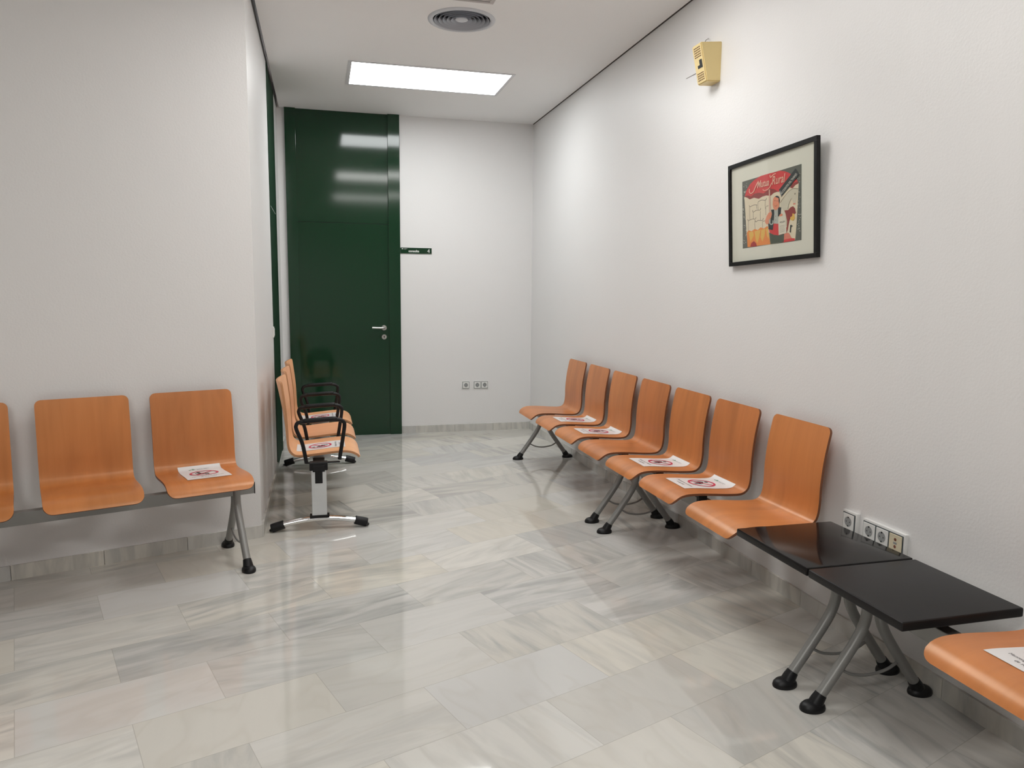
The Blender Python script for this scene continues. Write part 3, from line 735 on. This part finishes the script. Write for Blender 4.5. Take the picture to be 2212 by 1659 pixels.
    Pg('black', [(1475, 640), (1500, 615), (1555, 655), (1505, 690), (1495, 850), (1460, 835)], D)
    Pg('troo', [(855, 860), (1295, 880), (1285, 1120), (890, 1190)], D)
    Pg('red', [(850, 760), (960, 600), (1140, 590), (1380, 700), (1370, 860), (1130, 935), (990, 920), (870, 860)], D)
    Pg('shirt', [(1010, 170), (1150, 150), (1125, 600), (1000, 595)], D); Pg('paper', [(1200, 110), (1280, 190), (1350, 330), (1200, 380)], D)
    Pg('black', [(920, 195), (1010, 180), (1015, 300), (990, 610), (965, 785), (840, 765), (832, 610), (900, 560), (910, 400), (945, 300)], D); Pg('black', [(1130, 110), (1225, 120), (1205, 330), (1120, 390)], D)
    Pg('pink', [(865, 990), (897, 990), (908, 1640), (858, 1640)])
    St('shirt', [(880, 470), (885, 590), (930, 620), (970, 580), (975, 500)], 32, D)
    Pg('skin', [(740, 520), (790, 380), (850, 280), (930, 250), (945, 330), (920, 430), (850, 500), (850, 600), (785, 625), (745, 570)], D)
    Pg('skin', [(985, 1260), (1040, 1185), (1165, 1195), (1172, 1350), (1150, 1500), (1105, 1565), (1050, 1592), (995, 1540), (970, 1440), (975, 1340)])
    Pg('black', [(1040, 1200), (1080, 1168), (1130, 1168), (1165, 1200), (1182, 1300), (1162, 1400), (1148, 1330), (1150, 1240), (1090, 1215)])
    for x, y in ((1040, 1310), (1105, 1320)): St('line', [(x, y-14), (x, y+14)], 16)
    St('line', [(1030, 1450), (1070, 1475), (1110, 1430)], 8)
    Pg('skin', [(1165, 340), (1230, 295), (1270, 320), (1240, 400), (1180, 390)], D)
    Pg('paper', [(1132, 400), (1355, 340), (1372, 860), (1140, 925)], D)
    for k in range(6): St('line', [(1175, 665+k*36), (1330-10*(k % 3), 635+k*36)], 6, D)
    lay[0] += 1
    add_polys(bm, text_polys('POLIZA', 62, bold=1.2), lambda x, y: fn(lay[0])(1178+x*.72, D+585-y-.2*x), idx('black'))
    for x, y in ((1060, 380), (1060, 490)): St('line', [(x-8, y), (x+8, y)], 18, D)
    Pg('black', [(1162, 1000), (1660, 365), (1765, 545), (1230, 1197)]); Pg('grey', [(1180, 1030), (1200, 1010), (1240, 1160), (1225, 1180)])
    lay[0] += 1
    ux, uy = .612, -.79
    add_polys(bm, text_polys('ACCIDENTES DEL TRABAJO', 92, bold=1.), lambda x, y: fn(lay[0])(1250+(x*.66*ux-y*.79*.9), 1125+(x*.66*uy-y*.61*.9)), idx('dot'))
    lay[0] += 1
    add_polys(bm, text_polys('Mutua', 300, shear=.25, bold=3), lambda x, y: fn(lay[0])(515+x*.47, 960-x*.47*.26-y*1.0), idx('letter'))
    add_polys(bm, text_polys('Rural', 320, shear=.25, bold=3), lambda x, y: fn(lay[0])(950+x*.56, 860-x*.56*.26-y*1.12), idx('letter'))
    for pts, w_ in (([(295, 985), (290, 1060), (330, 1112), (410, 1060), (470, 930), (540, 780)], 22), ([(690, 985), (720, 1020), (800, 1005), (890, 930), (955, 790)], 17), ([(905, 560), (920, 640), (1000, 560), (1080, 520)], 20)):
        lay[0] += 1; St('letter', pts, w_)
    me = bpy.data.meshes.new('poster_print'); bm.to_mesh(me); bm.free()
    for k in keys: me.materials.append(mat('poster_'+k, cols[k], .65))
    link('poster_print', me, t)
picture()
